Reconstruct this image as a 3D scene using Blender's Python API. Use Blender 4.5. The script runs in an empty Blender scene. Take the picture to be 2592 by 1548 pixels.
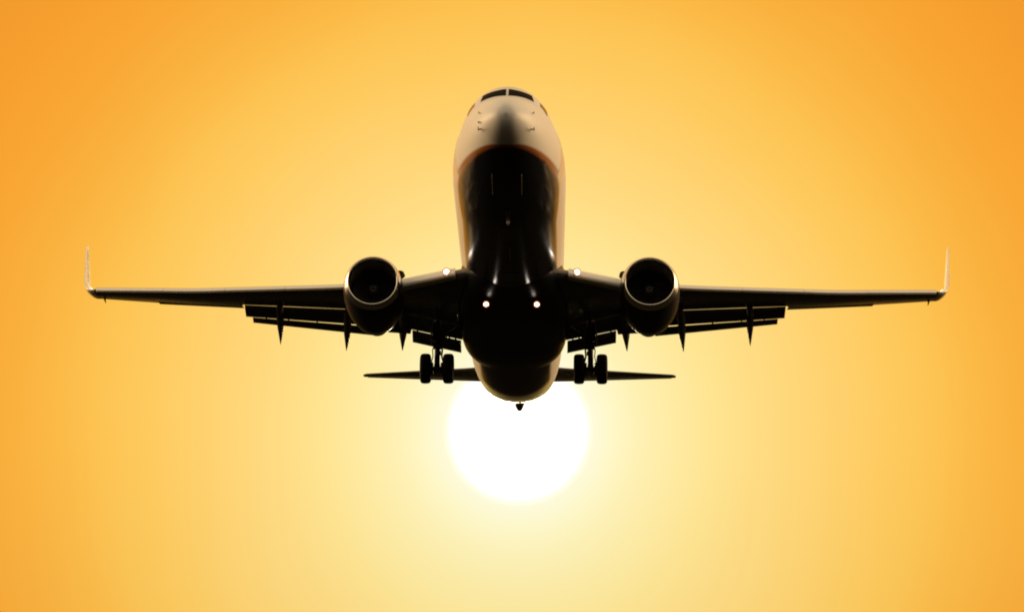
import bpy, bmesh, math, random
from mathutils import Vector, Matrix, Euler
from mathutils.bvhtree import BVHTree
R = math.radians
scene = bpy.context.scene
C = scene.collection
random.seed(7)

# ------------------------------------------------------------------ placement
# Aircraft frame used for modelling: x = right of picture, y = aft, z = up, metres,
# origin on the fuselage axis at the nose.  The airliner flies nose-up by PITCH.
PITCH = R(3.5)
BASE = Vector((0.0, 19.6, -3.45))                    # under the main wheels
ROT = Matrix.Rotation(-PITCH, 4, 'X')                # nose up
CAM_A = Vector((1.27586662, -63.7687552, -27.5920198))
CAM_YAW, CAM_PIT, CAM_ROL, CAM_F = -1.63224159e-02, 3.15604310e-01, -7.95209179e-03, 5774.81362
CAM_W = Vector((0, 0, 1.8))                          # photographer's eye above the ground
ROOT_LOC = CAM_W + ROT.to_3x3() @ (BASE - CAM_A)

# ------------------------------------------------------------------ camera
cam_d = bpy.data.cameras.new('camera')
cam = bpy.data.objects.new('camera', cam_d); C.objects.link(cam)
cam_d.sensor_width = 36.0
cam_d.lens = 36.0 * CAM_F / 2592.0
cam_d.clip_start = 0.5; cam_d.clip_end = 60000.0
m = (Matrix.Rotation(-CAM_YAW, 4, 'Z') @ Matrix.Rotation(CAM_PIT, 4, 'X')
     @ Matrix.Rotation(CAM_ROL, 4, 'Y') @ Matrix.Rotation(R(90), 4, 'X'))
cam.matrix_world = Matrix.Translation(CAM_W) @ ROT @ m
scene.camera = cam

# ------------------------------------------------------------------ sun and sky
SUN_A = Vector((-0.01256852, 0.96606078, 0.25800891))
SUN = (ROT.to_3x3() @ SUN_A).normalized()
SUN_EL = math.asin(SUN.z)
SUN_AZ = math.atan2(SUN.x, SUN.y)
sd = bpy.data.lights.new('sun', 'SUN'); sd.energy = 2.0; sd.angle = R(3.4); sd.color = (1.0, 0.80, 0.50)
so = bpy.data.objects.new('sun', sd); C.objects.link(so)
so.rotation_euler = SUN.to_track_quat('Z', 'Y').to_euler()
so.location = ROOT_LOC + SUN * 200

def lin(c):
    c = c / 255.0
    return c / 12.92 if c <= 0.04045 else ((c + 0.055) / 1.055) ** 2.4

def rgb(r, g, b):
    return (lin(r), lin(g), lin(b), 1.0)

world = bpy.data.worlds.new('World'); scene.world = world
world.use_nodes = True
nt = world.node_tree; nt.nodes.clear()
N = nt.nodes.new; L = nt.links.new

def math_node(op, a=None, b=None, clamp=False):
    n = N('ShaderNodeMath'); n.operation = op; n.use_clamp = clamp
    for i, v in enumerate((a, b)):
        if v is None: continue
        if isinstance(v, (int, float)): n.inputs[i].default_value = v
        else: L(v, n.inputs[i])
    return n.outputs[0]

def map_range(v, a, b, c=0.0, d=1.0, smooth=False):
    n = N('ShaderNodeMapRange'); n.clamp = True
    if smooth: n.interpolation_type = 'SMOOTHSTEP'
    L(v, n.inputs[0])
    for i, q in enumerate((a, b, c, d)): n.inputs[i + 1].default_value = q
    return n.outputs[0]

def ramp(v, stops):
    n = N('ShaderNodeValToRGB'); L(v, n.inputs[0])
    e = n.color_ramp.elements
    while len(e) < len(stops): e.new(0.5)
    for el, (p, c) in zip(e, stops): el.position = p
    for el, (p, c) in zip(e, stops): el.position = p; el.color = c
    return n.outputs[0]

def mix(f, a, b):
    n = N('ShaderNodeMix'); n.data_type = 'RGBA'; n.clamp_factor = True
    if isinstance(f, (int, float)): n.inputs[0].default_value = f
    else: L(f, n.inputs[0])
    for i, v in ((6, a), (7, b)):
        if isinstance(v, tuple): n.inputs[i].default_value = v
        else: L(v, n.inputs[i])
    return n.outputs[2]

tc = N('ShaderNodeTexCoord')
dirv = N('ShaderNodeVectorMath'); dirv.operation = 'NORMALIZE'; L(tc.outputs['Generated'], dirv.inputs[0])
dt = N('ShaderNodeVectorMath'); dt.operation = 'DOT_PRODUCT'; L(dirv.outputs[0], dt.inputs[0]); dt.inputs[1].default_value = SUN
cr = N('ShaderNodeVectorMath'); cr.operation = 'CROSS_PRODUCT'; L(dirv.outputs[0], cr.inputs[0]); cr.inputs[1].default_value = SUN
ln = N('ShaderNodeVectorMath'); ln.operation = 'LENGTH'; L(cr.outputs[0], ln.inputs[0])
ang = math_node('ARCTAN2', ln.outputs['Value'], dt.outputs['Value'])        # angle from the sun
# broad, faint unevenness of the hazy air
nz = N('ShaderNodeTexNoise'); nz.inputs['Scale'].default_value = 9.0; nz.inputs['Detail'].default_value = 3.0
L(dirv.outputs[0], nz.inputs['Vector'])
wob = math_node('MULTIPLY', math_node('SUBTRACT', nz.outputs[0], 0.5), 0.10)
ang2 = math_node('MULTIPLY', ang, math_node('ADD', wob, 1.0))
F = CAM_F
def st(d, r, g, b): return (math.atan(d / F) / 0.36, rgb(r, g, b))
near = ramp(math_node('DIVIDE', ang2, 0.36), [
    st(0, 255, 253, 232), st(190, 255, 251, 218), st(245, 255, 247, 198), st(310, 255, 241, 180), st(414, 255, 234, 160),
    st(520, 255, 227, 143), st(626, 255, 219, 130), st(770, 255, 211, 114), st(940, 254, 202, 94),
    st(1060, 253, 195, 82), st(1150, 252, 186, 71), st(1260, 250, 177, 62), st(1400, 249, 167, 53), st(1560, 247, 160, 48),
    st(1720, 242, 155, 45), st(1900, 240, 157, 52), st(2150, 236, 163, 68)])
def N_up():
    n = N('ShaderNodeSeparateXYZ'); L(dirv.outputs[0], n.inputs[0]); return n.outputs[2]
# the rest of the sky (outside the picture): bright flanks added to light nose and winglets, a dimmed band
# opposite the sun near the horizon to keep the nose centre dark, pale cream overhead
RV = Vector((SUN.y, -SUN.x, 0)).normalized(); SH = Vector((SUN.x, SUN.y, 0)).normalized()
def dotc(v):
    n = N('ShaderNodeVectorMath'); n.operation = 'DOT_PRODUCT'; L(dirv.outputs[0], n.inputs[0]); n.inputs[1].default_value = v
    return n.outputs['Value']
side = math_node('ABSOLUTE', dotc(RV)); up = dotc(Vector((0, 0, 1))); fwd = dotc(SH)
flank = math_node('MULTIPLY', map_range(side, 0.66, 0.94, smooth=True), math_node('MULTIPLY', math_node('MULTIPLY', map_range(up, 0.66, 0.28, smooth=True), map_range(up, 0.09, 0.22, smooth=True)), map_range(fwd, -0.25, 0.2, smooth=True)))
over = map_range(up, 0.16, 0.55, 0.0, 1.0, True)
FLANK, OVER, BACK_DIM = 16.0, 0.70, 0.015
far = mix(over, (BACK_DIM, BACK_DIM * .72, BACK_DIM * .42, 1), (OVER, OVER * .80, OVER * .53, 1))
far = mix(map_range(fwd, 0.15, 0.75, smooth=True), far, rgb(228, 184, 124))
far = mix(flank, far, (FLANK, FLANK * .66, FLANK * .33, 1))
sky = mix(map_range(ang, 0.31, 0.80, smooth=True), near, far)
low = map_range(math_node('SUBTRACT', math.sin(SUN_EL), N_up()), 0.0, 0.085, smooth=True)
lowc = N('ShaderNodeMix'); lowc.data_type = 'RGBA'; lowc.blend_type = 'MULTIPLY'; L(low, lowc.inputs[0]); L(sky, lowc.inputs[6]); lowc.inputs[7].default_value = (0.96, 0.99, 1.06, 1)
sky = lowc.outputs[2]
# the sun's disc, burnt out and slightly soft at its limb
disc = map_range(ang, math.atan(146 / F), math.atan(193 / F), 1.0, 0.0, True)
sky = mix(disc, sky, (1.9, 1.75, 1.45, 1.0))
# sky dimmed near the horizon, out of view, added to keep undersides dark
sx = N('ShaderNodeSeparateXYZ'); L(dirv.outputs[0], sx.inputs[0])
horizon_dim = map_range(sx.outputs[2], 0.035, 0.112, 1.0, 0.0, True)
sky = mix(horizon_dim, sky, (0.05, 0.03, 0.012, 1))
below = map_range(sx.outputs[2], -0.02, 0.0, 1.0, 0.0)
sky = mix(below, sky, (0.010, 0.007, 0.004, 1.0))
bg = N('ShaderNodeBackground'); L(sky, bg.inputs[0]); bg.inputs[1].default_value = 1.0
# a clear-sky component on top of the warm haze
nish = N('ShaderNodeTexSky'); nish.sky_type = 'NISHITA'; nish.sun_disc = False
nish.sun_elevation = SUN_EL; nish.sun_rotation = SUN_AZ; nish.air_density = 1.5; nish.dust_density = 4.0
bg2 = N('ShaderNodeBackground'); L(nish.outputs[0], bg2.inputs[0]); bg2.inputs[1].default_value = 0.0
addn = N('ShaderNodeAddShader'); L(bg.outputs[0], addn.inputs[0]); L(bg2.outputs[0], addn.inputs[1])
wo = N('ShaderNodeOutputWorld'); L(addn.outputs[0], wo.inputs[0])

scene.view_settings.view_transform = 'Standard'
scene.view_settings.look = 'None'
scene.view_settings.exposure = 0.0
scene.view_settings.gamma = 1.0
scene.cycles.max_bounces = 6
scene.cycles.pixel_filter_type = 'BLACKMAN_HARRIS'; scene.cycles.filter_width = 1.9

# ------------------------------------------------------------------ materials
def material(name, base, rough=0.4, metal=0.0, coat=0.0, spec=0.5, noise=0.0, nscale=4.0, emit=None, estr=0.0, rnoise=0.0):
    mt = bpy.data.materials.new(name); mt.use_nodes = True
    t = mt.node_tree; b = t.nodes['Principled BSDF']
    b.inputs['Base Color'].default_value = (*base, 1)
    b.inputs['Roughness'].default_value = rough; b.inputs['Metallic'].default_value = metal
    b.inputs['Coat Weight'].default_value = coat; b.inputs['Coat Roughness'].default_value = 0.06
    b.inputs['Specular IOR Level'].default_value = spec
    tx = t.nodes.new('ShaderNodeTexCoord')
    nn = t.nodes.new('ShaderNodeTexNoise'); nn.inputs['Scale'].default_value = nscale; nn.inputs['Detail'].default_value = 6
    mp = t.nodes.new('ShaderNodeMapping'); mp.inputs['Scale'].default_value = (1.0, 0.25, 1.0)
    t.links.new(tx.outputs['Object'], mp.inputs[0]); t.links.new(mp.outputs[0], nn.inputs['Vector'])
    if noise:
        cr_ = t.nodes.new('ShaderNodeValToRGB')
        cr_.color_ramp.elements[0].position = 0.3; cr_.color_ramp.elements[1].position = 0.75
        cr_.color_ramp.elements[0].color = (*[c * (1 - noise) for c in base], 1)
        cr_.color_ramp.elements[1].color = (*[min(1, c * (1 + noise * .5)) for c in base], 1)
        t.links.new(nn.outputs[0], cr_.inputs[0]); t.links.new(cr_.outputs[0], b.inputs['Base Color'])
    if rnoise:
        mr = t.nodes.new('ShaderNodeMapRange'); mr.inputs[3].default_value = max(.02, rough - rnoise); mr.inputs[4].default_value = rough + rnoise
        t.links.new(nn.outputs[0], mr.inputs[0]); t.links.new(mr.outputs[0], b.inputs['Roughness'])
    if emit:
        b.inputs['Emission Color'].default_value = (*emit, 1); b.inputs['Emission Strength'].default_value = estr
    return mt

WHITE = material('white_paint', (0.74, 0.72, 0.69), 0.28, coat=0.5, noise=0.08, nscale=1.5, rnoise=0.06)
NAVY = material('navy_paint', (0.005, 0.005, 0.008), 0.15, coat=0.3, spec=0.35, rnoise=0.03)
FAIRING = material('satin_navy_paint', (0.005, 0.005, 0.008), 0.33, spec=0.2, rnoise=0.06, nscale=2.0)
COWL = material('cowl_paint', (0.006, 0.006, 0.008), 0.45, spec=0.15, rnoise=0.06, nscale=2.0)
GREY = material('wing_grey_paint', (0.11, 0.105, 0.10), 0.22, spec=0.3, noise=0.25, nscale=2.0, rnoise=0.04)
CANOE = material('fairing_paint', (0.09, 0.085, 0.08), 0.5, spec=0.15, noise=0.2)
DGREY = material('dark_grey_paint', (0.07, 0.066, 0.062), 0.45, noise=0.3, nscale=3.0)
LEMETAL = material('polished_leading_edge', (0.80, 0.76, 0.70), 0.24, metal=1.0)
STEEL = material('gear_steel', (0.10, 0.095, 0.09), 0.45, metal=0.6, noise=0.3, nscale=6.0)
HOT = material('exhaust_metal', (0.16, 0.12, 0.09), 0.38, metal=1.0, noise=0.4, nscale=5.0)
RUBBER = material('tyre_rubber', (0.014, 0.013, 0.013), 0.75, noise=0.3, nscale=8.0)
FANM = material('fan_blade_metal', (0.06, 0.058, 0.055), 0.45, metal=0.5, noise=0.2)
DUCT = material('intake_liner', (0.18, 0.165, 0.15), 0.55, noise=0.2)
GLASS = material('cockpit_glass', (0.016, 0.012, 0.010), 0.06, spec=0.02)
GLASS.node_tree.nodes['Principled BSDF'].inputs['IOR'].default_value = 1.12
SIDEGLASS = material('cockpit_side_glass', (0.03, 0.026, 0.022), 0.12, spec=0.4)
SEAM = material('seal_rubber', (0.03, 0.026, 0.022), 0.6)
PROBE = material('probe_metal', (0.06, 0.04, 0.025), 0.4, metal=0.7)
MARK = material('spinner_white_mark', (0.12, 0.12, 0.12), 0.5)
LAMP = material('lit_landing_lamp', (0.9, 0.9, 0.9), 0.2, emit=(1.0, 0.93, 0.82), estr=10.0)

LAMPGLOW = material('lamp_glow_ring', (0.5, 0.3, 0.15), 0.35, metal=0.5, emit=(1.0, 0.36, 0.12), estr=0.6)  # emission imitates the warm glare fringe around a lit lamp

# fuselage paint: white upper hull, navy belly, thin orange cheat line between, set by the
# hull's own «livery» coordinate (metres above the paint line), plus fine skin joints
def hull_material():
    mt = material('hull_paint', (0.74, 0.72, 0.69), 0.20, coat=0.0, spec=0.35, rnoise=0.0)
    t = mt.node_tree; b = t.nodes['Principled BSDF']
    at = t.nodes.new('ShaderNodeAttribute'); at.attribute_name = 'livery'
    def rmp(stops):
        r_ = t.nodes.new('ShaderNodeValToRGB'); e = r_.color_ramp.elements
        while len(e) < len(stops): e.new(0.5)
        for el, (p, c) in zip(e, stops): el.position = p; el.color = (*c, 1)
        return r_
    mr = t.nodes.new('ShaderNodeMapRange'); mr.inputs[1].default_value = -1; mr.inputs[2].default_value = 1
    t.links.new(at.outputs['Fac'], mr.inputs[0])
    r1 = rmp([(0.0, (0.006, 0.007, 0.011)), (0.475, (0.006, 0.007, 0.011)), (0.525, (0.27, 0.078, 0.010)),
              (0.56, (0.27, 0.078, 0.010)), (0.61, (0.74, 0.715, 0.68)), (1.0, (0.74, 0.715, 0.68))])
    t.links.new(mr.outputs[0], r1.inputs[0])
    r0 = rmp([(0.0, (0.006, 0.007, 0.011)), (0.475, (0.006, 0.007, 0.011)), (0.525, (0.74, 0.715, 0.68)), (1.0, (0.74, 0.715, 0.68))])
    t.links.new(mr.outputs[0], r0.inputs[0])
    as_ = t.nodes.new('ShaderNodeAttribute'); as_.attribute_name = 'stripe'
    ms = t.nodes.new('ShaderNodeMix'); ms.data_type = 'RGBA'; t.links.new(as_.outputs['Fac'], ms.inputs[0])
    t.links.new(r0.outputs[0], ms.inputs[6]); t.links.new(r1.outputs[0], ms.inputs[7])
    nn = t.nodes.new('ShaderNodeTexNoise'); nn.inputs['Scale'].default_value = 3.0; nn.inputs['Detail'].default_value = 6
    tc_ = t.nodes.new('ShaderNodeTexCoord'); mp = t.nodes.new('ShaderNodeMapping'); mp.inputs['Scale'].default_value = (1.6, 0.16, 1.6)
    t.links.new(tc_.outputs['Object'], mp.inputs[0]); t.links.new(mp.outputs[0], nn.inputs['Vector'])
    r2 = rmp([(0.0, (.19,) * 3), (0.49, (.19,) * 3), (0.58, (.42,) * 3), (1.0, (.42,) * 3)]); t.links.new(mr.outputs[0], r2.inputs[0])
    mv = t.nodes.new('ShaderNodeMath'); mv.operation = 'MULTIPLY_ADD'; mv.inputs[1].default_value = 0.16; mv.inputs[2].default_value = -0.08
    t.links.new(nn.outputs[0], mv.inputs[0])
    sm = t.nodes.new('ShaderNodeMath'); sm.operation = 'ADD'; t.links.new(mv.outputs[0], sm.inputs[0]); t.links.new(r2.outputs[0], sm.inputs[1])
    t.links.new(sm.outputs[0], b.inputs['Roughness'])
    # skin joints: thin rings along the hull
    tx = t.nodes.new('ShaderNodeTexCoord'); sp = t.nodes.new('ShaderNodeSeparateXYZ'); t.links.new(tx.outputs['Object'], sp.inputs[0])
    def mth(op, a, bb):
        n = t.nodes.new('ShaderNodeMath'); n.operation = op
        for i, v in enumerate((a, bb)):
            if isinstance(v, (int, float)): n.inputs[i].default_value = v
            else: t.links.new(v, n.inputs[i])
        return n.outputs[0]
    ph = mth('FRACT', mth('DIVIDE', mth('ADD', sp.outputs[1], 60.35), 2.54), 0)
    line = mth('LESS_THAN', mth('ABSOLUTE', mth('SUBTRACT', ph, 0.5), 0), 0.0035)
    mx = t.nodes.new('ShaderNodeMix'); mx.data_type = 'RGBA'
    t.links.new(mth('MULTIPLY', line, 0.16), mx.inputs[0]); t.links.new(ms.outputs[2], mx.inputs[6]); mx.inputs[7].default_value = (0.02, 0.02, 0.02, 1)
    t.links.new(mx.outputs[2], b.inputs['Base Color'])
    return mt
HULL = hull_material()

# ------------------------------------------------------------------ mesh helpers
def mk(name, verts, faces, mat, parent, sharp=40, label=None, smooth=True):
    me = bpy.data.meshes.new(name)
    me.from_pydata([Vector(v) - BASE for v in verts], [], faces)
    bm = bmesh.new(); bm.from_mesh(me)
    bmesh.ops.remove_doubles(bm, verts=bm.verts, dist=1e-5)
    bmesh.ops.recalc_face_normals(bm, faces=bm.faces)
    bm.to_mesh(me); bm.free()
    me.materials.append(mat)
    if smooth:
        me.shade_smooth(); me.set_sharp_from_angle(angle=R(sharp))
    o = bpy.data.objects.new(name, me); C.objects.link(o); o.parent = parent
    if label: o['label'] = label
    return o

class G:
    """collects simple shapes into one mesh"""
    def __init__(s): s.v = []; s.f = []
    def add(s, v, f):
        k = len(s.v); s.v += [tuple(q) for q in v]; s.f += [tuple(i + k for i in q) for q in f]; return s
    def loft(s, rings, cap0=True, cap1=True, closed=True):
        n = len(rings[0]); v = [p for r_ in rings for p in r_]; f = []
        for i in range(len(rings) - 1):
            for j in range(n if closed else n - 1):
                a = i * n + j; b = i * n + (j + 1) % n
                f.append((a, b, b + n, a + n))
        if cap0: f.append(tuple(range(n))[::-1])
        if cap1: f.append(tuple(range((len(rings) - 1) * n, len(rings) * n)))
        return s.add(v, f)
    def tube(s, pts, rad, n=12, cap=True):
        pts = [Vector(p) for p in pts]
        rads = rad if isinstance(rad, (list, tuple)) else [rad] * len(pts)
        rings = []
        for i, p in enumerate(pts):
            d = (pts[min(i + 1, len(pts) - 1)] - pts[max(i - 1, 0)]).normalized()
            u = d.cross(Vector((0, 0, 1)) if abs(d.z) < .9 else Vector((1, 0, 0))).normalized(); w = d.cross(u)
            rings.append([p + (u * math.cos(2 * math.pi * k / n) + w * math.sin(2 * math.pi * k / n)) * rads[i] for k in range(n)])
        return s.loft(rings, cap, cap)
    def revolve(s, prof, c, n=48, axis='y', cap0=False, cap1=False):
        """prof: (along, radius)"""
        rings = []
        for a, r_ in prof:
            ring = []
            for k in range(n):
                t = 2 * math.pi * k / n; q, w = r_ * math.cos(t), r_ * math.sin(t)
                ring.append((c[0] + q, c[1] + a, c[2] + w) if axis == 'y' else (c[0] + a, c[1] + q, c[2] + w))
            rings.append(ring)
        return s.loft(rings, cap0, cap1)
    def box(s, c, d, rot=None):
        vs = []
        for sx_ in (-1, 1):
            for sy_ in (-1, 1):
                for sz_ in (-1, 1):
                    q = Vector((sx_ * d[0] / 2, sy_ * d[1] / 2, sz_ * d[2] / 2))
                    if rot: q = Euler(rot).to_matrix() @ q
                    vs.append(Vector(c) + q)
        return s.add(vs, [(0, 1, 3, 2), (4, 6, 7, 5), (0, 4, 5, 1), (2, 3, 7, 6), (0, 2, 6, 4), (1, 5, 7, 3)])
    def done(s, name, mat, parent, **k): return mk(name, s.v, s.f, mat, parent, **k)

def pchip(xs, ys):
    n = len(xs); h = [xs[i + 1] - xs[i] for i in range(n - 1)]; d = [(ys[i + 1] - ys[i]) / h[i] for i in range(n - 1)]
    mm = [0.0] * n
    for i in range(1, n - 1):
        if d[i - 1] * d[i] > 0:
            w1, w2 = 2 * h[i] + h[i - 1], h[i] + 2 * h[i - 1]
            mm[i] = (w1 + w2) / (w1 / d[i - 1] + w2 / d[i])
    mm[0] = d[0]; mm[-1] = d[-1]
    def f(x):
        if x <= xs[0]: return ys[0]
        if x >= xs[-1]: return ys[-1]
        i = 0
        while x > xs[i + 1]: i += 1
        t = (x - xs[i]) / h[i]
        return ((2*t**3 - 3*t*t + 1) * ys[i] + (t**3 - 2*t*t + t) * h[i] * mm[i] + (-2*t**3 + 3*t*t) * ys[i + 1] + (t**3 - t*t) * h[i] * mm[i + 1])
    return f

# ------------------------------------------------------------------ ground
def ground():
    mt = bpy.data.materials.new('dry_grassland'); mt.use_nodes = True
    t = mt.node_tree; b = t.nodes['Principled BSDF']; b.inputs['Roughness'].default_value = 0.95; b.inputs['Specular IOR Level'].default_value = 0.0
    tx = t.nodes.new('ShaderNodeTexCoord'); nn = t.nodes.new('ShaderNodeTexNoise'); nn.inputs['Scale'].default_value = 0.05; nn.inputs['Detail'].default_value = 10
    rr = t.nodes.new('ShaderNodeValToRGB'); rr.color_ramp.elements[0].color = (0.004, 0.004, 0.003, 1); rr.color_ramp.elements[1].color = (0.012, 0.010, 0.006, 1)
    t.links.new(tx.outputs['Object'], nn.inputs['Vector']); t.links.new(nn.outputs[0], rr.inputs[0]); t.links.new(rr.outputs[0], b.inputs['Base Color'])
    me = bpy.data.meshes.new('ground'); n = 96; rad = [0, 60, 200, 800, 3000, 12000]
    v = [(0, 0, 0)]; f = []
    for r_ in rad[1:]:
        v += [(r_ * math.cos(2 * math.pi * k / n), r_ * math.sin(2 * math.pi * k / n), 0) for k in range(n)]
    for k in range(n): f.append((0, 1 + k, 1 + (k + 1) % n))
    for i in range(len(rad) - 2):
        for k in range(n):
            a = 1 + i * n + k; bq = 1 + i * n + (k + 1) % n; f.append((a, bq, bq + n, a + n))
    me.from_pydata(v, [], f); me.materials.append(mt)
    o = bpy.data.objects.new('ground', me); C.objects.link(o); o['kind'] = 'structure'
    o['label'] = 'dark open grassland under the approach path'; o['category'] = 'ground'
ground()

# ------------------------------------------------------------------ airliner
root = bpy.data.objects.new('airliner', None); C.objects.link(root)
root.location = ROOT_LOC; root.rotation_euler = (-PITCH, 0, 0)
root['label'] = 'white twin-engine passenger jet with dark belly, flaps and main wheels down, silhouetted against the sun'
root['category'] = 'airplane'

# --- hull
ST = [  # y, half width, top, bottom, centre
    (0.00, 0.02, -0.60, -0.64, -0.62), (0.05, 0.20, -0.43, -0.80, -0.62), (0.15, 0.34, -0.28, -0.94, -0.60), (0.35, 0.52, -0.10, -1.10, -0.57),
    (0.65, 0.72, 0.10, -1.27, -0.52), (1.00, 0.87, 0.30, -1.43, -0.46), (1.50, 1.05, 0.53, -1.60, -0.38), (1.85, 1.15, 0.68, -1.69, -0.33),
    (2.20, 1.24, 0.98, -1.77, -0.27), (2.60, 1.33, 1.29, -1.84, -0.22), (3.10, 1.44, 1.58, -1.92, -0.16), (3.80, 1.57, 1.76, -2.01, -0.10),
    (4.80, 1.73, 1.85, -2.08, -0.05), (6.00, 1.84, 1.87, -2.12, -0.01), (7.50, 1.88, 1.88, -2.13, 0.0), (24.0, 1.88, 1.88, -2.13, 0.0),
    (26.0, 1.87, 1.88, -2.03, 0.0), (28.0, 1.80, 1.88, -1.72, 0.05), (30.0, 1.66, 1.86, -1.30, 0.12), (31.5, 1.50, 1.82, -0.91, 0.22), (33.0, 1.29, 1.75, -0.46, 0.38),
    (34.5, 1.04, 1.64, 0.03, 0.58), (36.0, 0.74, 1.40, 0.46, 0.78), (37.2, 0.42, 1.10, 0.71, 0.86), (37.5, 0.30, 1.02, 0.75, 0.87), (37.62, 0.20, 0.97, 0.78, 0.87)]
ys = [s[0] for s in ST]
HW, ZT, ZB, ZC = (pchip(ys, [s[i] for s in ST]) for i in (1, 2, 3, 4))
# livery: paint line height as fraction of the lower half section
def LIV(y):
    if y <= 0.9: return -1.0 - 0.97 * (0.9 - y)
    t = min(1, max(0, (y - 4.5) / 4.0)); q = ((y - 0.85) / 1.6) ** 0.65 - 0.105
    return -1 + 0.72 * (1 - math.exp(-q)) - 0.22 * t * t * (3 - 2 * t) - 0.16 * min(1, max(0, (y - 19.0) / 5.0))
# fuller crown round the cockpit glazing
EXU = pchip([0, 1, 2, 2.6, 3.2, 4.2, 6, 8, 40], [1, 1, .93, .95, 1.02, 1.08, 1.06, 1, 1])
def build_hull():
    NR = 144
    yy = [0.0, 0.015, 0.05, 0.1, 0.15, 0.22, 0.3, 0.4, 0.5]
    while yy[-1] < 2.6: yy.append(yy[-1] + 0.05)
    while yy[-1] < 8.0: yy.append(yy[-1] + 0.14)
    while yy[-1] < 24.0: yy.append(yy[-1] + 0.25)
    while yy[-1] < 37.3: yy.append(yy[-1] + 0.25)
    yy += [37.4, 37.5, 37.56, 37.62]
    v, f, liv, stripe = [], [], [], []
    for y in yy:
        hw, zt, zb, zc = HW(y), ZT(y), ZB(y), ZC(y)
        for k in range(NR):
            t = 2 * math.pi * k / NR; sn = math.sin(t)
            z = zc + (zt - zc) * sn ** EXU(y) if sn >= 0 else zc + (zc - zb) * sn
            cs = math.cos(t)
            if sn > 0: cs = math.copysign(abs(cs) ** EXU(y), cs)
            v.append((hw * cs, y, z))
            d_ = sn - LIV(y); q_ = min(1, max(0, (y - 3.4) / 3.0))
            liv.append(d_ * 1.6 if y > 0.72 else 1.0); stripe.append(1 - q_ * q_ * (3 - 2 * q_))
    for i in range(len(yy) - 1):
        for k in range(NR):
            a = i * NR + k; b = i * NR + (k + 1) % NR; f.append((a, a + NR, b + NR, b))
    f.append(tuple(range(NR))); f.append(tuple(range((len(yy) - 1) * NR, len(yy) * NR))[::-1])
    me = bpy.data.meshes.new('fuselage'); me.from_pydata([Vector(q) - BASE for q in v], [], f)
    at = me.attributes.new('livery', 'FLOAT', 'POINT'); at.data.foreach_set('value', [max(-1, min(1, q)) for q in liv])
    at = me.attributes.new('stripe', 'FLOAT', 'POINT'); at.data.foreach_set('value', stripe)
    me.materials.append(HULL); me.shade_smooth(); me.set_sharp_from_angle(angle=R(60))
    o = bpy.data.objects.new('fuselage', me); C.objects.link(o); o.parent = root
    return o, BVHTree.FromPolygons([Vector(q) for q in v], [p for p in f])
hull, BVH = build_hull()

def skin(p, d, off):
    """point where a ray meets the hull, lifted by off along the outward normal"""
    h, n, i, _ = BVH.ray_cast(Vector(p), Vector(d))
    if h is None: raise RuntimeError('missed hull %s' % (p,))
    if n.dot(Vector(d)) > 0: n = -n
    return h + n * off
def patch(name, quad, cast, mat, parent, off=0.010, thick=0.03, nu=14, nv=6, curve=0.0):
    """panel lying on the hull; quad = 4 corners (a,b) in the casting plane, order: in-top, out-top, out-bottom, in-bottom"""
    top, bot = [], []
    for layer, o_ in ((top, off), (bot, off - thick)):
        for i in range(nu + 1):
            for j in range(nv + 1):
                s, t = i / nu, j / nv
                a = [(1-s)*(1-t)*quad[0][k] + s*(1-t)*quad[1][k] + s*t*quad[2][k] + (1-s)*t*quad[3][k] for k in (0, 1)]
                a[1] += curve * 4 * s * (1 - s) * t
                layer.append(skin(*cast(a), o_))
    n = len(top); w = nv + 1; fc = []
    for i in range(nu):
        for j in range(nv):
            q = (i*w + j, (i+1)*w + j, (i+1)*w + j + 1, i*w + j + 1)
            fc += [q, tuple(k + n for k in q[::-1])]
    rim = [i*w for i in range(nu + 1)] + [nu*w + j for j in range(1, w)] + [i*w + nv for i in range(nu - 1, -1, -1)] + [j for j in range(nv - 1, 0, -1)]
    for a, b in zip(rim, rim[1:] + rim[:1]): fc.append((a, b, b + n, a + n))
    return mk(name, top + bot, fc, mat, parent, sharp=30)
front = lambda a: ((a[0], -3, a[1]), (0, 1, 0))
for s in (-1, 1):
    sidec = lambda a, s=s: ((s * 4, a[0], a[1]), (-s, 0, 0))
    patch('windshield', [(s*0.04, 1.245), (s*0.77, 1.04), (s*0.835, 0.635), (s*0.04, 0.80)], front, GLASS, hull, curve=0.045)
    patch('cockpit_side_window', [(2.62, 0.80), (3.1, 0.74), (2.62, 0.36), (2.32, 0.56)], sidec, SIDEGLASS, hull, nu=8)
    patch('passenger_door', [(4.7, 0.95), (5.55, 0.95), (5.55, -0.85), (4.7, -0.85)], sidec, WHITE, hull, off=0.006, nu=8, nv=14)

exec_after = []

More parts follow.
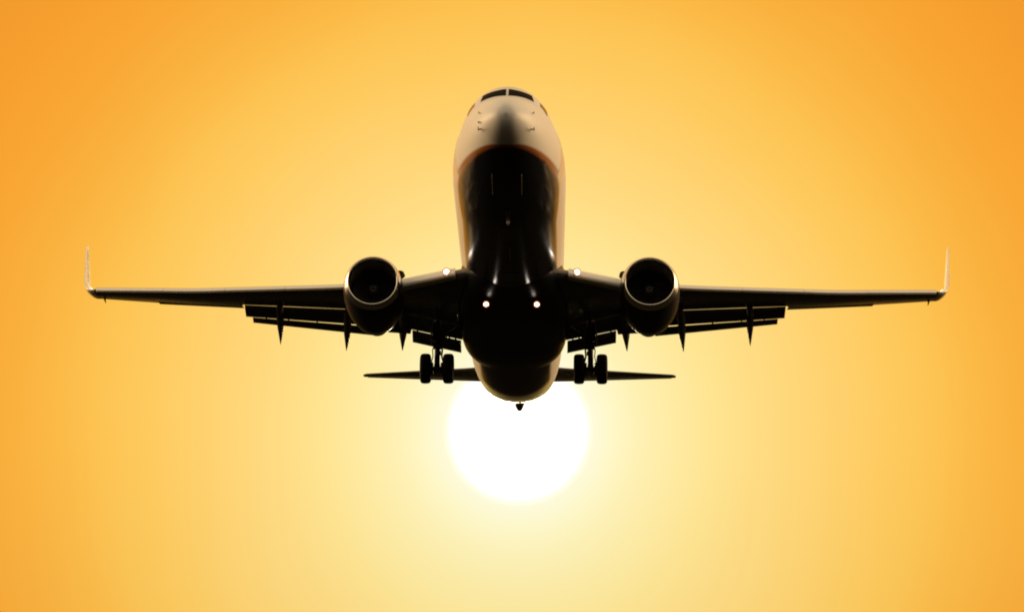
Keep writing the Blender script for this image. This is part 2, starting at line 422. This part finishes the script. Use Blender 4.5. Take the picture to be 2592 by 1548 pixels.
# --- wing to body fairing
def fairing():
    P_ = [(11.6, 0.9, -2.00, -1.2), (12.4, 1.42, -2.16, -1.0), (13.2, 1.64, -2.27, -0.95), (14.2, 1.86, -2.36, -0.9), (15.2, 2.02, -2.41, -0.9), (16.0, 2.08, -2.42, -0.9),
          (19.0, 2.08, -2.42, -0.9), (20.6, 2.04, -2.36, -0.9), (21.6, 1.93, -2.24, -0.95), (22.4, 1.70, -2.10, -1.0), (23.0, 1.35, -1.98, -1.1)]
    y_ = [p[0] for p in P_]; a, b, c = (pchip(y_, [p[i] for p in P_]) for i in (1, 2, 3))
    rings = []
    for i in range(61):
        y = 11.6 + 11.4 * i / 60; rg = []
        for k in range(64):
            t = 2 * math.pi * k / 64; cx_, sn = math.cos(t), math.sin(t)
            e = 0.72
            rg.append((a(y) * math.copysign(abs(cx_) ** e, cx_), y, c(y) + (c(y) - b(y)) * math.copysign(abs(sn) ** e, sn) * (1 if sn < 0 else 0.5)))
        rings.append(rg)
    return G().loft(rings).done('belly_fairing', FAIRING, root, sharp=50)
belly = fairing()

# --- wings
def naca(x, t): return 5 * t * (0.2969 * math.sqrt(max(x, 0)) - 0.126 * x - 0.3516 * x * x + 0.2843 * x**3 - 0.1036 * x**4)
def section(x, yle, zle, chord, tcr, zte, cut=1.0, n=18, xdir=(0.0, 1.0), base=None):
    """airfoil ring, upper surface aft->front then lower front->aft"""
    xs_ = [cut * 0.5 * (1 - math.cos(math.pi * i / n)) for i in range(n + 1)]
    up, lo = [], []
    for q in xs_:
        zc_ = zle + (zte - zle) * q; th = naca(q, tcr) * chord
        nx, nz_ = xdir
        up.append((x + nx * th, yle + q * chord, zc_ + nz_ * th)); lo.append((x - nx * th * .9, yle + q * chord, zc_ - nz_ * th * .9))
    return up[::-1] + lo[1:]
def zte_for(yle, zle, chord, tcr, cut, zlow):
    return zle + (zlow + naca(cut, tcr) * chord * .9 - zle) / cut
# x, yLE, zLE, chord, t/c, cut, z of lower cut edge
WS = [(0.6, 12.3, -1.30, 8.5, .13, .85, -1.42), (1.88, 13.35, -1.20, 7.3, .13, .842, -1.21), (3.83, 14.80, -1.04, 5.7, .125, .79, -0.80),
      (4.83, 15.38, -0.94, 5.05, .12, .79, -0.70), (6.23, 16.10, -0.78, 4.42, .115, .792, -0.52), (8.70, 17.41, -0.42, 3.75, .11, .745, -0.22),
      (10.62, 18.43, -0.13, 3.32, .105, .72, 0.05)]
LEY = pchip([w[0] for w in WS] + [14.2, 16.66], [w[1] for w in WS] + [20.32, 21.63])
LEZ = pchip([w[0] for w in WS] + [12.16, 14.2, 16.66], [w[2] for w in WS] + [0.10, 0.47, 0.92])
CH = pchip([w[0] for w in WS] + [14.2, 16.66], [w[3] for w in WS] + [2.36, 1.62])

def flap(name, A, B, parent, mat, th, ends=None, n=10, extra=()):
    """A,B: (x, nose y, nose z, te y, te z)"""
    rings = []
    for (x, y0, z0, y1, z1) in [A, *extra, B]:
        ch = math.hypot(y1 - y0, z1 - z0); dy, dz = (y1 - y0) / ch, (z1 - z0) / ch
        ring_u, ring_l = [], []
        for i in range(n + 1):
            q = 0.5 * (1 - math.cos(math.pi * i / n)); t = naca(q, th)
            ring_u.append((x, y0 + q*ch*dy - t*ch*dz, z0 + q*ch*dz + t*ch*dy)); ring_l.append((x, y0 + q*ch*dy + .6*t*ch*dz, z0 + q*ch*dz - .6*t*ch*dy))
        rings.append(ring_u[::-1] + ring_l[1:-1])
    return G().loft(rings).done(name, mat, parent, sharp=35)

def mir(s, P_): return (P_[0] * s, *P_[1:])
def wing(s):
    rings = []
    for (x, yl, zl, c, t, cut, zlow) in WS:
        rings.append(section(x * s, yl, zl, c, t, zte_for(yl, zl, c, t, cut, zlow), cut))
    # outboard of the flaps: box cut ahead of the aileron
    rings.append(section(10.66 * s, 18.45, -0.125, 3.30, .105, 0.22, 0.76))
    rings.append(section(12.4 * s, LEY(12.4), LEZ(12.4), CH(12.4), .105, 0.45, 0.76))
    rings.append(section(14.18 * s, LEY(14.18), LEZ(14.18), CH(14.18), .105, 0.70, 0.76))
    rings.append(section(14.22 * s, LEY(14.22), LEZ(14.22), CH(14.22), .105, 0.72, 1.0))
    rings.append(section(16.66 * s, 21.63, 0.92, 1.62, .105, 1.07, 1.0))
    w = G().loft(rings).done('wing', GREY, root, sharp=35)
    # winglet, blended
    tip = [(16.66, 0.92, 21.63, 1.62, 0, 1.07), (16.86, 0.97, 21.78, 1.55, 25, 1.10), (17.02, 1.08, 22.00, 1.45, 45, 1.18), (17.15, 1.28, 22.25, 1.34, 65, 1.36),
           (17.24, 1.55, 22.48, 1.24, 78, 1.60), (17.32, 2.00, 22.80, 1.08, 84, 2.03), (17.44, 2.70, 23.30, 0.84, 84, 2.72), (17.56, 3.40, 23.80, 0.60, 84, 3.41), (17.60, 3.66, 24.02, 0.46, 84, 3.67)]
    rings = []
    for (x, z, y, c, aa, zt) in tip:
        rings.append(section(x * s, y, z, c, .10, zt, 1.0, xdir=(-s * math.sin(R(aa)), math.cos(R(aa)))))
    wl = G().loft(rings).done('winglet', WHITE, w, sharp=35)
    g = G(); g.tube([(16.52*s, 23.1, 1.02), (16.52*s, 23.36, .93)], [.045, .012], 6); g.done('static_wick', SEAM, w)
    # slats: drooped leading edge segments
    def slat(x0, x1):
        rr = []
        for i in range(7):
            x = x0 + (x1 - x0) * i / 6; c = CH(x); yl, zl = LEY(x), LEZ(x)
            h = 0.055 * c ** .25 * 1.9
            pr = [(0.34, 0.105), (0.20, 0.115), (0.08, 0.098), (0.01, 0.060), (-0.03, 0.010), (-0.045, -0.045), (-0.04, -0.10), (-0.02, -0.150),
                  (0.0, -0.150), (0.0, -0.09), (0.01, -0.03), (0.05, 0.03), (0.12, 0.06), (0.22, 0.075), (0.34, 0.088)]
            k = 0.90 + 0.06 * c / 4
            rr.append([(x * s, yl - 0.10 + a_ * k, zl + 0.0 + b_ * k) for a_, b_ in pr])
        G().loft(rr).done('slat', LEMETAL, w, sharp=50)
    for a_, b_ in ((6.05, 8.55), (8.56, 11.0), (11.01, 13.6), (13.61, 16.55)): slat(a_, b_)
    # Krueger flap along the inner leading edge
    kr = []
    for i in range(9):
        q = i / 8; x = 2.02 + (4.1 - 2.02) * q; yl = 13.13 + (14.85 - 13.25) * q; zt_ = -1.045 + 0.115 * q; hh = 0.30 + 0.04 * q
        pr = [(0.34, 0.035), (0.22, 0.03), (0.12, 0.0), (0.05, -0.05), (0.0, -0.12), (-0.04, -0.20), (-0.05, -0.27), (-0.02, -0.34), (0.06, -0.39), (0.30, -0.42)]
        kr.append([(x * s, yl - 0.06 + a_, zt_ + b_ * hh / .34) for a_, b_ in pr])
    G().loft(kr).done('krueger_flap', WHITE, w, sharp=50)
    # flaps
    f1 = flap('outboard_flap', mir(s, (10.56, 20.86, 0.05, 21.42, -0.245)), mir(s, (5.55, 19.55, -0.575, 20.22, -0.975)), w, GREY, .17)
    flap('aft_flap', mir(s, (10.30, 21.46, -0.262, 21.72, -0.40)), mir(s, (5.45, 20.26, -1.01, 20.62, -1.25)), w, GREY, .16)
    flap('inboard_flap', mir(s, (4.85, 19.30, -0.62, 20.0, -1.32)), mir(s, (2.0, 19.60, -1.13, 20.3, -1.52)), w, GREY, .15,
         extra=[mir(s, (3.99, 19.38, -0.735, 20.0, -1.38)), mir(s, (3.95, 19.38, -0.74, 20.0, -1.20))])
    flap('aft_flap', mir(s, (3.93, 20.06, -1.20, 20.5, -1.56)), mir(s, (2.05, 20.36, -1.525, 20.8, -1.89)), w, GREY, .16)
    # aileron
    rr = []
    for x in (10.70, 12.4, 14.20):
        yl, zl, c = LEY(x), LEZ(x), CH(x); zt_ = {10.70: .225, 12.4: .45, 14.20: .68}[x]
        y0 = yl + .775 * c; z0 = zl + (zt_ + .03 - zl) * .775; h = naca(.775, .105) * c
        rr.append([(x*s, y0, z0 + h), (x*s, yl + c, zt_ + .01), (x*s, yl + c, zt_ - .01), (x*s, y0, z0 - h * .9)])
    G().loft(rr).done('aileron', GREY, w, sharp=35)
    # flap track canoes
    for (x, pts, toe) in ((9.30, [(19.0, -0.24, .02, .02), (19.6, -0.28, .10, .12), (20.3, -0.30, .165, .20), (21.0, -0.36, .185, .24), (21.6, -0.48, .170, .21), (22.1, -0.72, .10, .13), (22.5, -0.96, .03, .035), (22.6, -1.03, .005, .005)], .085),
                         (6.62, [(17.9, -0.70, .02, .02), (18.5, -0.74, .10, .14), (19.2, -0.76, .175, .22), (20.0, -0.84, .195, .26), (20.7, -0.98, .18, .22), (21.3, -1.20, .11, .14), (21.85, -1.42, .03, .035), (21.97, -1.47, .005, .005)], .10),
                         (4.40, [(17.4, -1.05, .02, .02), (18.0, -1.08, .10, .14), (18.8, -1.06, .175, .22), (19.6, -1.08, .195, .26), (20.4, -1.16, .19, .22), (21.0, -1.32, .115, .14), (21.6, -1.50, .03, .035), (21.72, -1.54, .005, .005)], .07)):
        ff = [pchip([p[0] for p in pts], [p[i] for p in pts]) for i in (1, 2, 3)]
        rings = []
        for i in range(25):
            y = pts[0][0] + (pts[-1][0] - pts[0][0]) * i / 24
            rings.append([((x - toe * (pts[-1][0] - y)) * s + .82 * ff[1](y) * math.cos(2*math.pi*k/20), y, ff[0](y) + ff[2](y) * math.sin(2*math.pi*k/20)) for k in range(20)])
        G().loft(rings).done('flap_track_fairing', CANOE, w, sharp=50)
    # flap hinge brackets bridging the inboard slot
    for bx, by, bz in ((3.72, 20.03, -1.30), (2.62, 20.24, -1.47), (2.26, 20.30, -1.53), (2.50, 20.27, -1.5)):
        G().box((bx*s, by, bz), (.06, .22, .12)).done('flap_bracket', DGREY, w)
    for bx, by, bz in ((9.75, 21.36, -0.30), (8.85, 21.15, -0.43), (7.7, 20.86, -0.60)):
        G().box((bx*s, by, bz), (.05, .22, .08)).done('flap_bracket', DGREY, w)
    return w

# --- engines
def engine(s):
    cx_, y0, cz = 4.86 * s, 11.9, -1.97
    # nacelle outer shell (cowl) with its slightly flattened underside
    def squash(g):
        g.v = [(cx_ + (x - cx_) * 1.04, y, cz + (z - cz) * 1.035) for x, y, z in g.v]
        g.v = [(x + s * .035 * (y - y0), y, cz + (z - cz) * (0.975 if z < cz else 1.0)) for x, y, z in g.v]; return g
    co = [(0.30, 0.965), (0.6, 1.0), (1.0, 1.02), (1.6, 1.03), (2.2, 1.01), (2.8, 0.955), (3.3, 0.88), (3.75, 0.80), (3.82, 0.775), (3.70, 0.765), (3.0, 0.78)]
    e = squash(G().revolve(co, (cx_, y0, cz), 72)).done('engine', COWL, root, sharp=45)
    lip = [(0.30, 0.968), (0.17, 0.938), (0.08, 0.905), (0.025, 0.872), (0.0, 0.845), (0.01, 0.822), (0.05, 0.800), (0.13, 0.782), (0.22, 0.775)]
    squash(G().revolve(lip, (cx_, y0, cz), 72)).done('inlet_lip', LEMETAL, e, sharp=60)
    squash(G().revolve([(0.22, 0.774), (0.6, 0.785), (1.0, 0.80), (1.3, 0.80)], (cx_, y0, cz), 72)).done('intake_duct', DUCT, e)
    # fan
    g = G(); nb = 24; yb = y0 + 1.12
    for k in range(nb):
        a = 2 * math.pi * k / nb; rings = []
        for i in range(6):
            r_ = 0.24 + (0.79 - 0.24) * i / 5; tw = R(28 + 36 * i / 5); hw_ = 0.075 + 0.045 * i / 5
            er = Vector((math.cos(a), 0, math.sin(a))); et = Vector((-math.sin(a), 0, math.cos(a)))
            d = et * math.sin(tw) + Vector((0, 1, 0)) * math.cos(tw); nrm = et * math.cos(tw) - Vector((0, 1, 0)) * math.sin(tw)
            c0 = Vector((cx_, yb, cz)) + er * r_
            rings.append([c0 - d * hw_, c0 + nrm * .008, c0 + d * hw_, c0 - nrm * .008])
        g.loft(rings)
    g.done('fan', FANM, e, sharp=50)
    G().revolve([(1.30, 0.80), (1.32, 0.02)], (cx_, y0, cz), 48, cap1=True).done('fan_case', DUCT, e)
    sp = G().revolve([(0.72, 0.012), (0.76, 0.06), (0.84, 0.12), (0.95, 0.185), (1.08, 0.235), (1.2, 0.25)], (cx_, y0, cz), 32, cap0=True).done('spinner', FANM, e)
    g = G(); pts = []
    for i in range(26):
        t = i / 25 * 2 * math.pi * 1.1; r_ = 0.035 + 0.10 * i / 25; yq = 0.72 + (r_ / .12) * .12
        pts.append((cx_ + r_ * math.cos(t) * s, y0 + yq - .02, cz + r_ * math.sin(t)))
    g.tube(pts, [.008 + .012 * i / 25 for i in range(26)], 6).done('spinner_swirl', MARK, e)
    # core exhaust and plug
    G().revolve([(3.2, 0.70), (3.7, 0.62), (4.3, 0.50), (4.75, 0.42), (4.76, 0.40), (4.4, 0.41)], (cx_ + .15 * s, y0, cz - .13), 48).done('exhaust_nozzle', HOT, e, sharp=45)
    G().revolve([(4.3, 0.30), (4.75, 0.25), (5.1, 0.13), (5.25, 0.02)], (cx_ + .15 * s, y0, cz - .13), 32, cap0=True, cap1=True).done('exhaust_plug', HOT, e)
    # pylon
    rings = []
    for (y, hw_, zb, zt_) in ((12.9, .03, cz + .95, cz + 1.05), (13.8, .16, cz + .85, cz + 1.22), (15.2, .20, cz + .70, -0.62), (16.8, .20, cz + .35, -0.62), (18.6, .10, -1.25, -0.75), (19.2, .03, -1.02, -0.8)):
        rings.append([(cx_ + hw_ * a_, y, zb if b_ < 0 else zt_) for a_, b_ in ((-1, -1), (1, -1), (1, 1), (-1, 1))])
    G().loft(rings).done('pylon', GREY, e, sharp=60)
    # chine on the inboard shoulder
    a = R(40); er = Vector((-s * math.cos(a), 0, math.sin(a))); c0 = Vector((cx_, 0, cz)); tn = Vector((s * math.sin(a), 0, math.cos(a))) * .012
    rings = []
    for (y, h) in ((12.75, 0.0), (13.0, .16), (13.3, .26), (13.75, .30), (13.9, .29)):
        b_ = c0 + er * 1.02 + Vector((0, y, 0)); q = b_ + er * (h + .005)
        rings.append([b_ - tn, b_ + tn, q + tn * .5, q - tn * .5])
    G().loft(rings).done('strake', DGREY, e, sharp=60)
    return e

# --- main landing gear
def tyre(cx_, cy, cz, s):
    prof = []
    w, r0, r1 = 0.205, 0.28, 0.575
    pts = [(-w*.80, r0), (-w*.97, r0 + .09), (-w, r0 + .17), (-w*.96, r1 - .085), (-w*.80, r1 - .03), (-w*.5, r1 - .006), (-w*.42, r1 - .004), (-w*.40, r1 - .016), (-w*.36, r1 - .016), (-w*.34, r1 - .001),
           (-w*.04, r1), (-w*.02, r1 - .012), (w*.02, r1 - .012), (w*.04, r1), (w*.34, r1 - .001), (w*.36, r1 - .016), (w*.40, r1 - .016), (w*.42, r1 - .004), (w*.5, r1 - .006), (w*.80, r1 - .03), (w*.96, r1 - .085), (w, r0 + .17), (w*.97, r0 + .09), (w*.80, r0)]
    return G().revolve(pts, (cx_, cy, cz), 48, axis='x')
def gear(s):
    x, y, z = 2.925 * s, 19.6, -2.885
    g = G()
    g.tube([(x, y - .05, -1.0), (x, y - .02, -2.05)], [.16, .15], 16)           # outer cylinder
    g.tube([(x, y - .02, -2.03), (x, y - .02, -2.09)], [.175, .175], 16)
    g.tube([(x, y - .02, -2.05), (x, y, z)], [.105, .105], 16)                    # piston
    g.tube([(x - .40, y, z), (x + .40, y, z)], [.085, .085], 14)                  # axle
    g.tube([(x, y, z - .13), (x, y, z + .16)], [.11, .12], 14)
    st_ = g.done('main_landing_gear', STEEL, root, sharp=40)
    for dx in (-1, 1):
        t = tyre(x + dx * .435, y, z, s).done('wheel', RUBBER, st_, sharp=35)
        hub = G()
        hub.revolve([(-.16, .285), (-.12, .27), (-.06, .20), (-.05, .10), (.05, .10), (.06, .20), (.12, .27), (.16, .285)], (x + dx * .435, y, z), 32, axis='x', cap0=True, cap1=True)
        hub.done('wheel_hub', STEEL, st_)
        G().revolve([(-.07, .14), (-.07, .235), (.07, .245), (.07, .14)], (x + dx * .215, y, z), 28, axis='x', cap0=True, cap1=True).done('brake', DGREY, st_, sharp=30)
    # torque links behind the piston, hoses, side brace, drag strut, door
    G().tube([(x, y + .14, -2.15), (x, y + .42, -2.5), (x, y + .1, z + .1)], [.05, .045, .05], 8).done('torque_link', STEEL, st_)
    G().tube([(x - s*.05, y - .1, -1.75), (x - s * 0.75, y - .15, -1.30)], [.055, .06], 10).done('side_brace', STEEL, st_)
    G().tube([(x, y - .1, -1.8), (x, y - .75, -1.25)], [.05, .05], 10).done('drag_strut', STEEL, st_)
    g = G()
    for q, rr in ((-.14, .022), (-.16, .018), (.13, .02)):
        g.tube([(x + q * s, y - .12, -1.45), (x + q * 1.15 * s, y - .17, -1.75), (x + q * .9 * s, y - .16, -2.0), (x + q * 1.35 * s, y - .18, -2.2), (x + q * 1.2 * s, y - .15, -2.45), (x + q * 1.7 * s, y - .1, z + .18)], rr, 7)
    g.box((x + .15 * s, y - .1, -1.92), (.10, .12, .12)); g.box((x - .10 * s, y - .12, -2.3), (.10, .10, .15)); g.box((x + .13 * s, y - .12, -1.62), (.12, .10, .16))
    g.done('brake_hose', SEAM, st_)
    g = G(); g.box((x + .20 * s, y - .02, -1.42), (.035, .95, .72), (0, s * R(-8), 0)); g.done('gear_door', WHITE, st_)
    return st_

# --- tail
def stabilizer(s):
    rr = [section(x * s, yl, zl, c, .095, zt_, .70) for x, yl, zl, c, zt_ in ((0.5, 32.4, 1.03, 3.4, 1.27), (2.33, 33.6, 1.25, 2.7, 1.49), (7.02, 36.6, 1.88, 1.22, 2.08))]
    rr.append(section(7.15 * s, 36.75, 1.90, 1.08, .07, 2.08, .70)); rr.append(section(7.20 * s, 36.95, 1.93, .8, .03, 2.07, .70))
    st_ = G().loft(rr).done('horizontal_stabilizer', GREY, root, sharp=40)
    r2 = []
    for x, yl, zl, c, zt_ in ((1.2, 32.86, 1.11, 3.13, 1.36), (2.33, 33.6, 1.25, 2.7, 1.49), (7.02, 36.6, 1.88, 1.22, 2.08)):
        y0 = yl + .71 * c; z0 = zl + (zt_ - zl) * .71; h = naca(.71, .095) * c
        r2.append([(x*s, y0, z0 + h), (x*s, yl + c, zt_ + .012), (x*s, yl + c, zt_ - .012), (x*s, y0, z0 - h*.9)])
    G().loft(r2).done('elevator', GREY, st_, sharp=35)
def fin():
    def sec(z, yl, c, t, cut):
        n = 14; xs_ = [cut * .5 * (1 - math.cos(math.pi * i / n)) for i in range(n + 1)]
        return [(-naca(q, t) * c, yl + q * c, z) for q in xs_[::-1]] + [(naca(q, t) * c, yl + q * c, z) for q in xs_[1:]]
    f = G().loft([sec(1.3, 30.2, 6.3, .10, .7), sec(1.95, 30.7, 6.1, .10, .7), sec(8.9, 36.6, 2.2, .09, .7), sec(9.0, 36.8, 1.9, .05, .7)]).done('vertical_fin', NAVY, root, sharp=40)
    rr = []
    for z, yl, c in ((1.95, 30.7, 6.1), (8.85, 36.56, 2.22)):
        y0 = yl + .71 * c; h = naca(.71, .10) * c
        rr.append([(-h, y0, z), (-.01, yl + c, z), (.01, yl + c, z), (h, y0, z)])
    G().loft(rr).done('rudder', NAVY, f, sharp=35)
    G().loft([[(-.02, 26.2, 1.86), (.02, 26.2, 1.86), (.0, 26.2, 1.9)], [(-.14, 31.5, 1.75), (.14, 31.5, 1.75), (0, 31.5, 2.7)]]).done('dorsal_fin', WHITE, f)

wings = [wing(s) for s in (-1, 1)]
engines = [engine(s) for s in (-1, 1)]
gears = [gear(s) for s in (-1, 1)]
for s in (-1, 1): stabilizer(s)
fin()
G().loft([[(r_ * math.cos(2*math.pi*k/24), y, zc_ + r_ * math.sin(2*math.pi*k/24)) for k in range(24)] for y, zc_, r_ in ((35.0, .48, .25), (35.6, .61, .27), (36.3, .77, .29), (37.0, .87, .29), (37.5, .875, .26), (37.75, .85, .23), (38.0, .80, .185), (38.28, .745, .13), (38.31, .74, .10))]).done('exhaust_cone', HOT, hull)

# --- landing lights
def landing_light(x, y, z, r_, parent, arm):
    g = G(); g.revolve([(0.03, r_ * 1.02), (-0.035, r_ * 1.06), (-0.035, r_ * 1.12), (0.05, r_ * 1.15), (0.14, r_ * .8), (0.18, r_ * .3)], (x, y, z), 24, cap1=True)
    if arm: g.box((x, y + .12, z + arm / 2), (.06, .05, arm))
    h = g.done('landing_light', STEEL, parent)
    G().revolve([(-0.036, r_ * 1.06), (-0.036, r_ * 1.6), (0.0, r_ * 1.62)], (x, y, z), 24).done('glow_ring', LAMPGLOW, h)  # added glowing ring standing in for the lamp's glare
    G().revolve([(-0.012, .01), (-0.008, r_ * .6), (0.006, r_), (0.03, r_)], (x, y, z), 24, cap0=True, cap1=True).done('lens', LAMP, h)
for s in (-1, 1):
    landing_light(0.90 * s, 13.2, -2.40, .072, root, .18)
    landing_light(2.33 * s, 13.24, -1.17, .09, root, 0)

# --- small fittings on the nose and belly
def probe(p, d, length, rad, parent, name='pitot_tube', foot=.08):
    a = skin(p, d, 0.0); b = skin(p, d, foot)
    G().tube([a, b], [rad * 1.3, rad], 8).tube([b + Vector((0, .05, 0)), b + Vector((0, -length, 0))], [rad, rad * .7], 8).done(name, PROBE, parent)

for s in (-1, 1):
    probe((0.875 * s, 0.89, -0.268), (-s, 0.3, 0), .10, .012, hull, 'angle_of_attack_vane', .06)
    probe((3 * s, 0.87, -0.80), (-s, 0.0, 0), .20, .017, hull, 'pitot_tube', .10)
probe((-3, 0.83, -0.60), (1, 0.0, 0), .08, .014, hull, 'temperature_probe', .06)
probe((3, 2.704, -1.121), (-1, 0.0, 0), .08, .014, hull, 'drain_mast', .07)
# nose wheel doors, closed, with metal edge beads shaped to catch glints
for s in (-1, 1):
    bel = lambda a: ((a[0], a[1], -4), (0, 0, 1))
    d_ = patch('nose_gear_door', [(s*.012, 2.25), (s*.43, 2.25), (s*.43, 4.4), (s*.012, 4.4)], bel, NAVY, hull, off=.008, nu=6, nv=16)
    G().tube([skin((s * .45, 2.35 + .05 * i, -4), (0, 0, 1), .008) for i in range(26)], [.004] + [.016] * 24 + [.004], 8).done('door_edge_bead', LEMETAL, d_)
# belly aerials and beacon
g = G(); g.loft([[(-.012, 4.9, -2.05), (.012, 4.9, -2.05), (.012, 5.25, -2.05), (-.012, 5.25, -2.05)], [(-.006, 5.02, -2.38), (.006, 5.02, -2.38), (.006, 5.22, -2.38), (-.006, 5.22, -2.38)]])
g.done('blade_antenna', DGREY, hull, sharp=30)
g = G(); g.box((0, 4.95, -2.10), (.14, .9, .03)); g.done('antenna_plinth', GREY, hull)
g = G(); g.revolve([(-.07, .02), (-.04, .055), (.04, .06), (.09, .03)], (0, 5.45, -2.15), 16, cap0=True, cap1=True); g.done('drain_mast', WHITE, hull)

# lettering down the inboard face of one winglet, and a clear position lamp at each tip
def lettering(s, word, w):
    cu = bpy.data.curves.new('winglet_lettering', 'FONT'); cu.body = word; cu.size = 0.30; cu.extrude = 0.004; cu.align_y = 'CENTER'
    tmp = bpy.data.objects.new('tmp', cu); C.objects.link(tmp)
    me = bpy.data.meshes.new_from_object(tmp.evaluated_get(bpy.context.evaluated_depsgraph_get()))
    bpy.data.objects.remove(tmp); bpy.data.curves.remove(cu)
    x_ = [v.co.x for v in me.vertices]; x0, x1 = min(x_), max(x_); H = 1.75
    # text runs up the blade; its height lies along the chord; seated on the blade's inner skin
    bl = [o for o in w.children if o.name.startswith('winglet') and 'letter' not in o.name][0].data
    bvh = BVHTree.FromPolygons([v.co + BASE for v in bl.vertices], [tuple(p.vertices) for p in bl.polygons])
    yl = pchip([1.55, 2.0, 2.7, 3.4, 3.66], [22.48, 22.80, 23.30, 23.80, 24.02]); ch = pchip([1.55, 2.0, 2.7, 3.4, 3.66], [1.24, 1.08, .84, .60, .46])
    hs = [v.co.y for v in me.vertices]; h0, h1 = min(hs), max(hs)
    P_ = []
    for v in me.vertices:
        z = 1.72 + H * (v.co.x - x0) / (x1 - x0); t = (v.co.y - h0) / (h1 - h0)
        y = yl(z) + ch(z) * (0.70 - 0.44 * t)
        h = bvh.ray_cast(Vector((s * 15.5, y, z)), Vector((s, 0, 0)))[0]
        P_.append((h.x - s * (.006 + v.co.z), y, z))
    f = [tuple(p.vertices) for p in me.polygons]
    bpy.data.meshes.remove(me)
    return mk('winglet_lettering', P_, f, LETTER, w, smooth=False)
LETTER = material('lettering_paint', (0.56, 0.48, 0.38), 0.5)
lettering(-1, 'RYANAIR.COM', [o for o in wings[0].children if o.name.startswith('winglet')][0].parent)
TIPLAMP = material('clear_tip_lamp', (0.9, 0.9, 0.85), 0.1, emit=(1.0, 0.92, 0.72), estr=0.7)
for s, w in zip((-1, 1), wings):
    G().revolve([(-.05, .005), (-.03, .035), (.02, .05), (.10, .04), (.16, .01)], (16.83 * s, 21.72, 1.02), 14, cap0=True, cap1=True).done('position_light', TIPLAMP, w)

# blade aerial, beacon and access panels along the belly
g = G(); g.loft([[(-.010, 7.75, -2.12), (.010, 7.75, -2.12), (.010, 9.05, -2.12), (-.010, 9.05, -2.12)], [(-.006, 7.85, -2.20), (.006, 7.85, -2.20), (.006, 9.0, -2.20), (-.006, 9.0, -2.20)]])
g.done('fin_antenna', DGREY, hull, sharp=30)
bel = lambda a: ((a[0], a[1], -4), (0, 0, 1))
for x0, x1, y0, y1 in ((-.30, .30, 6.1, 7.2), (.55, 1.05, 5.0, 6.6), (-.95, -.45, 8.4, 9.6), (.35, .80, 9.2, 10.3), (-.42, .42, 10.6, 11.4)):
    patch('access_panel', [(x0, y0), (x1, y0), (x1, y1), (x0, y1)], bel, NAVY, hull, off=.007, nu=8, nv=8)
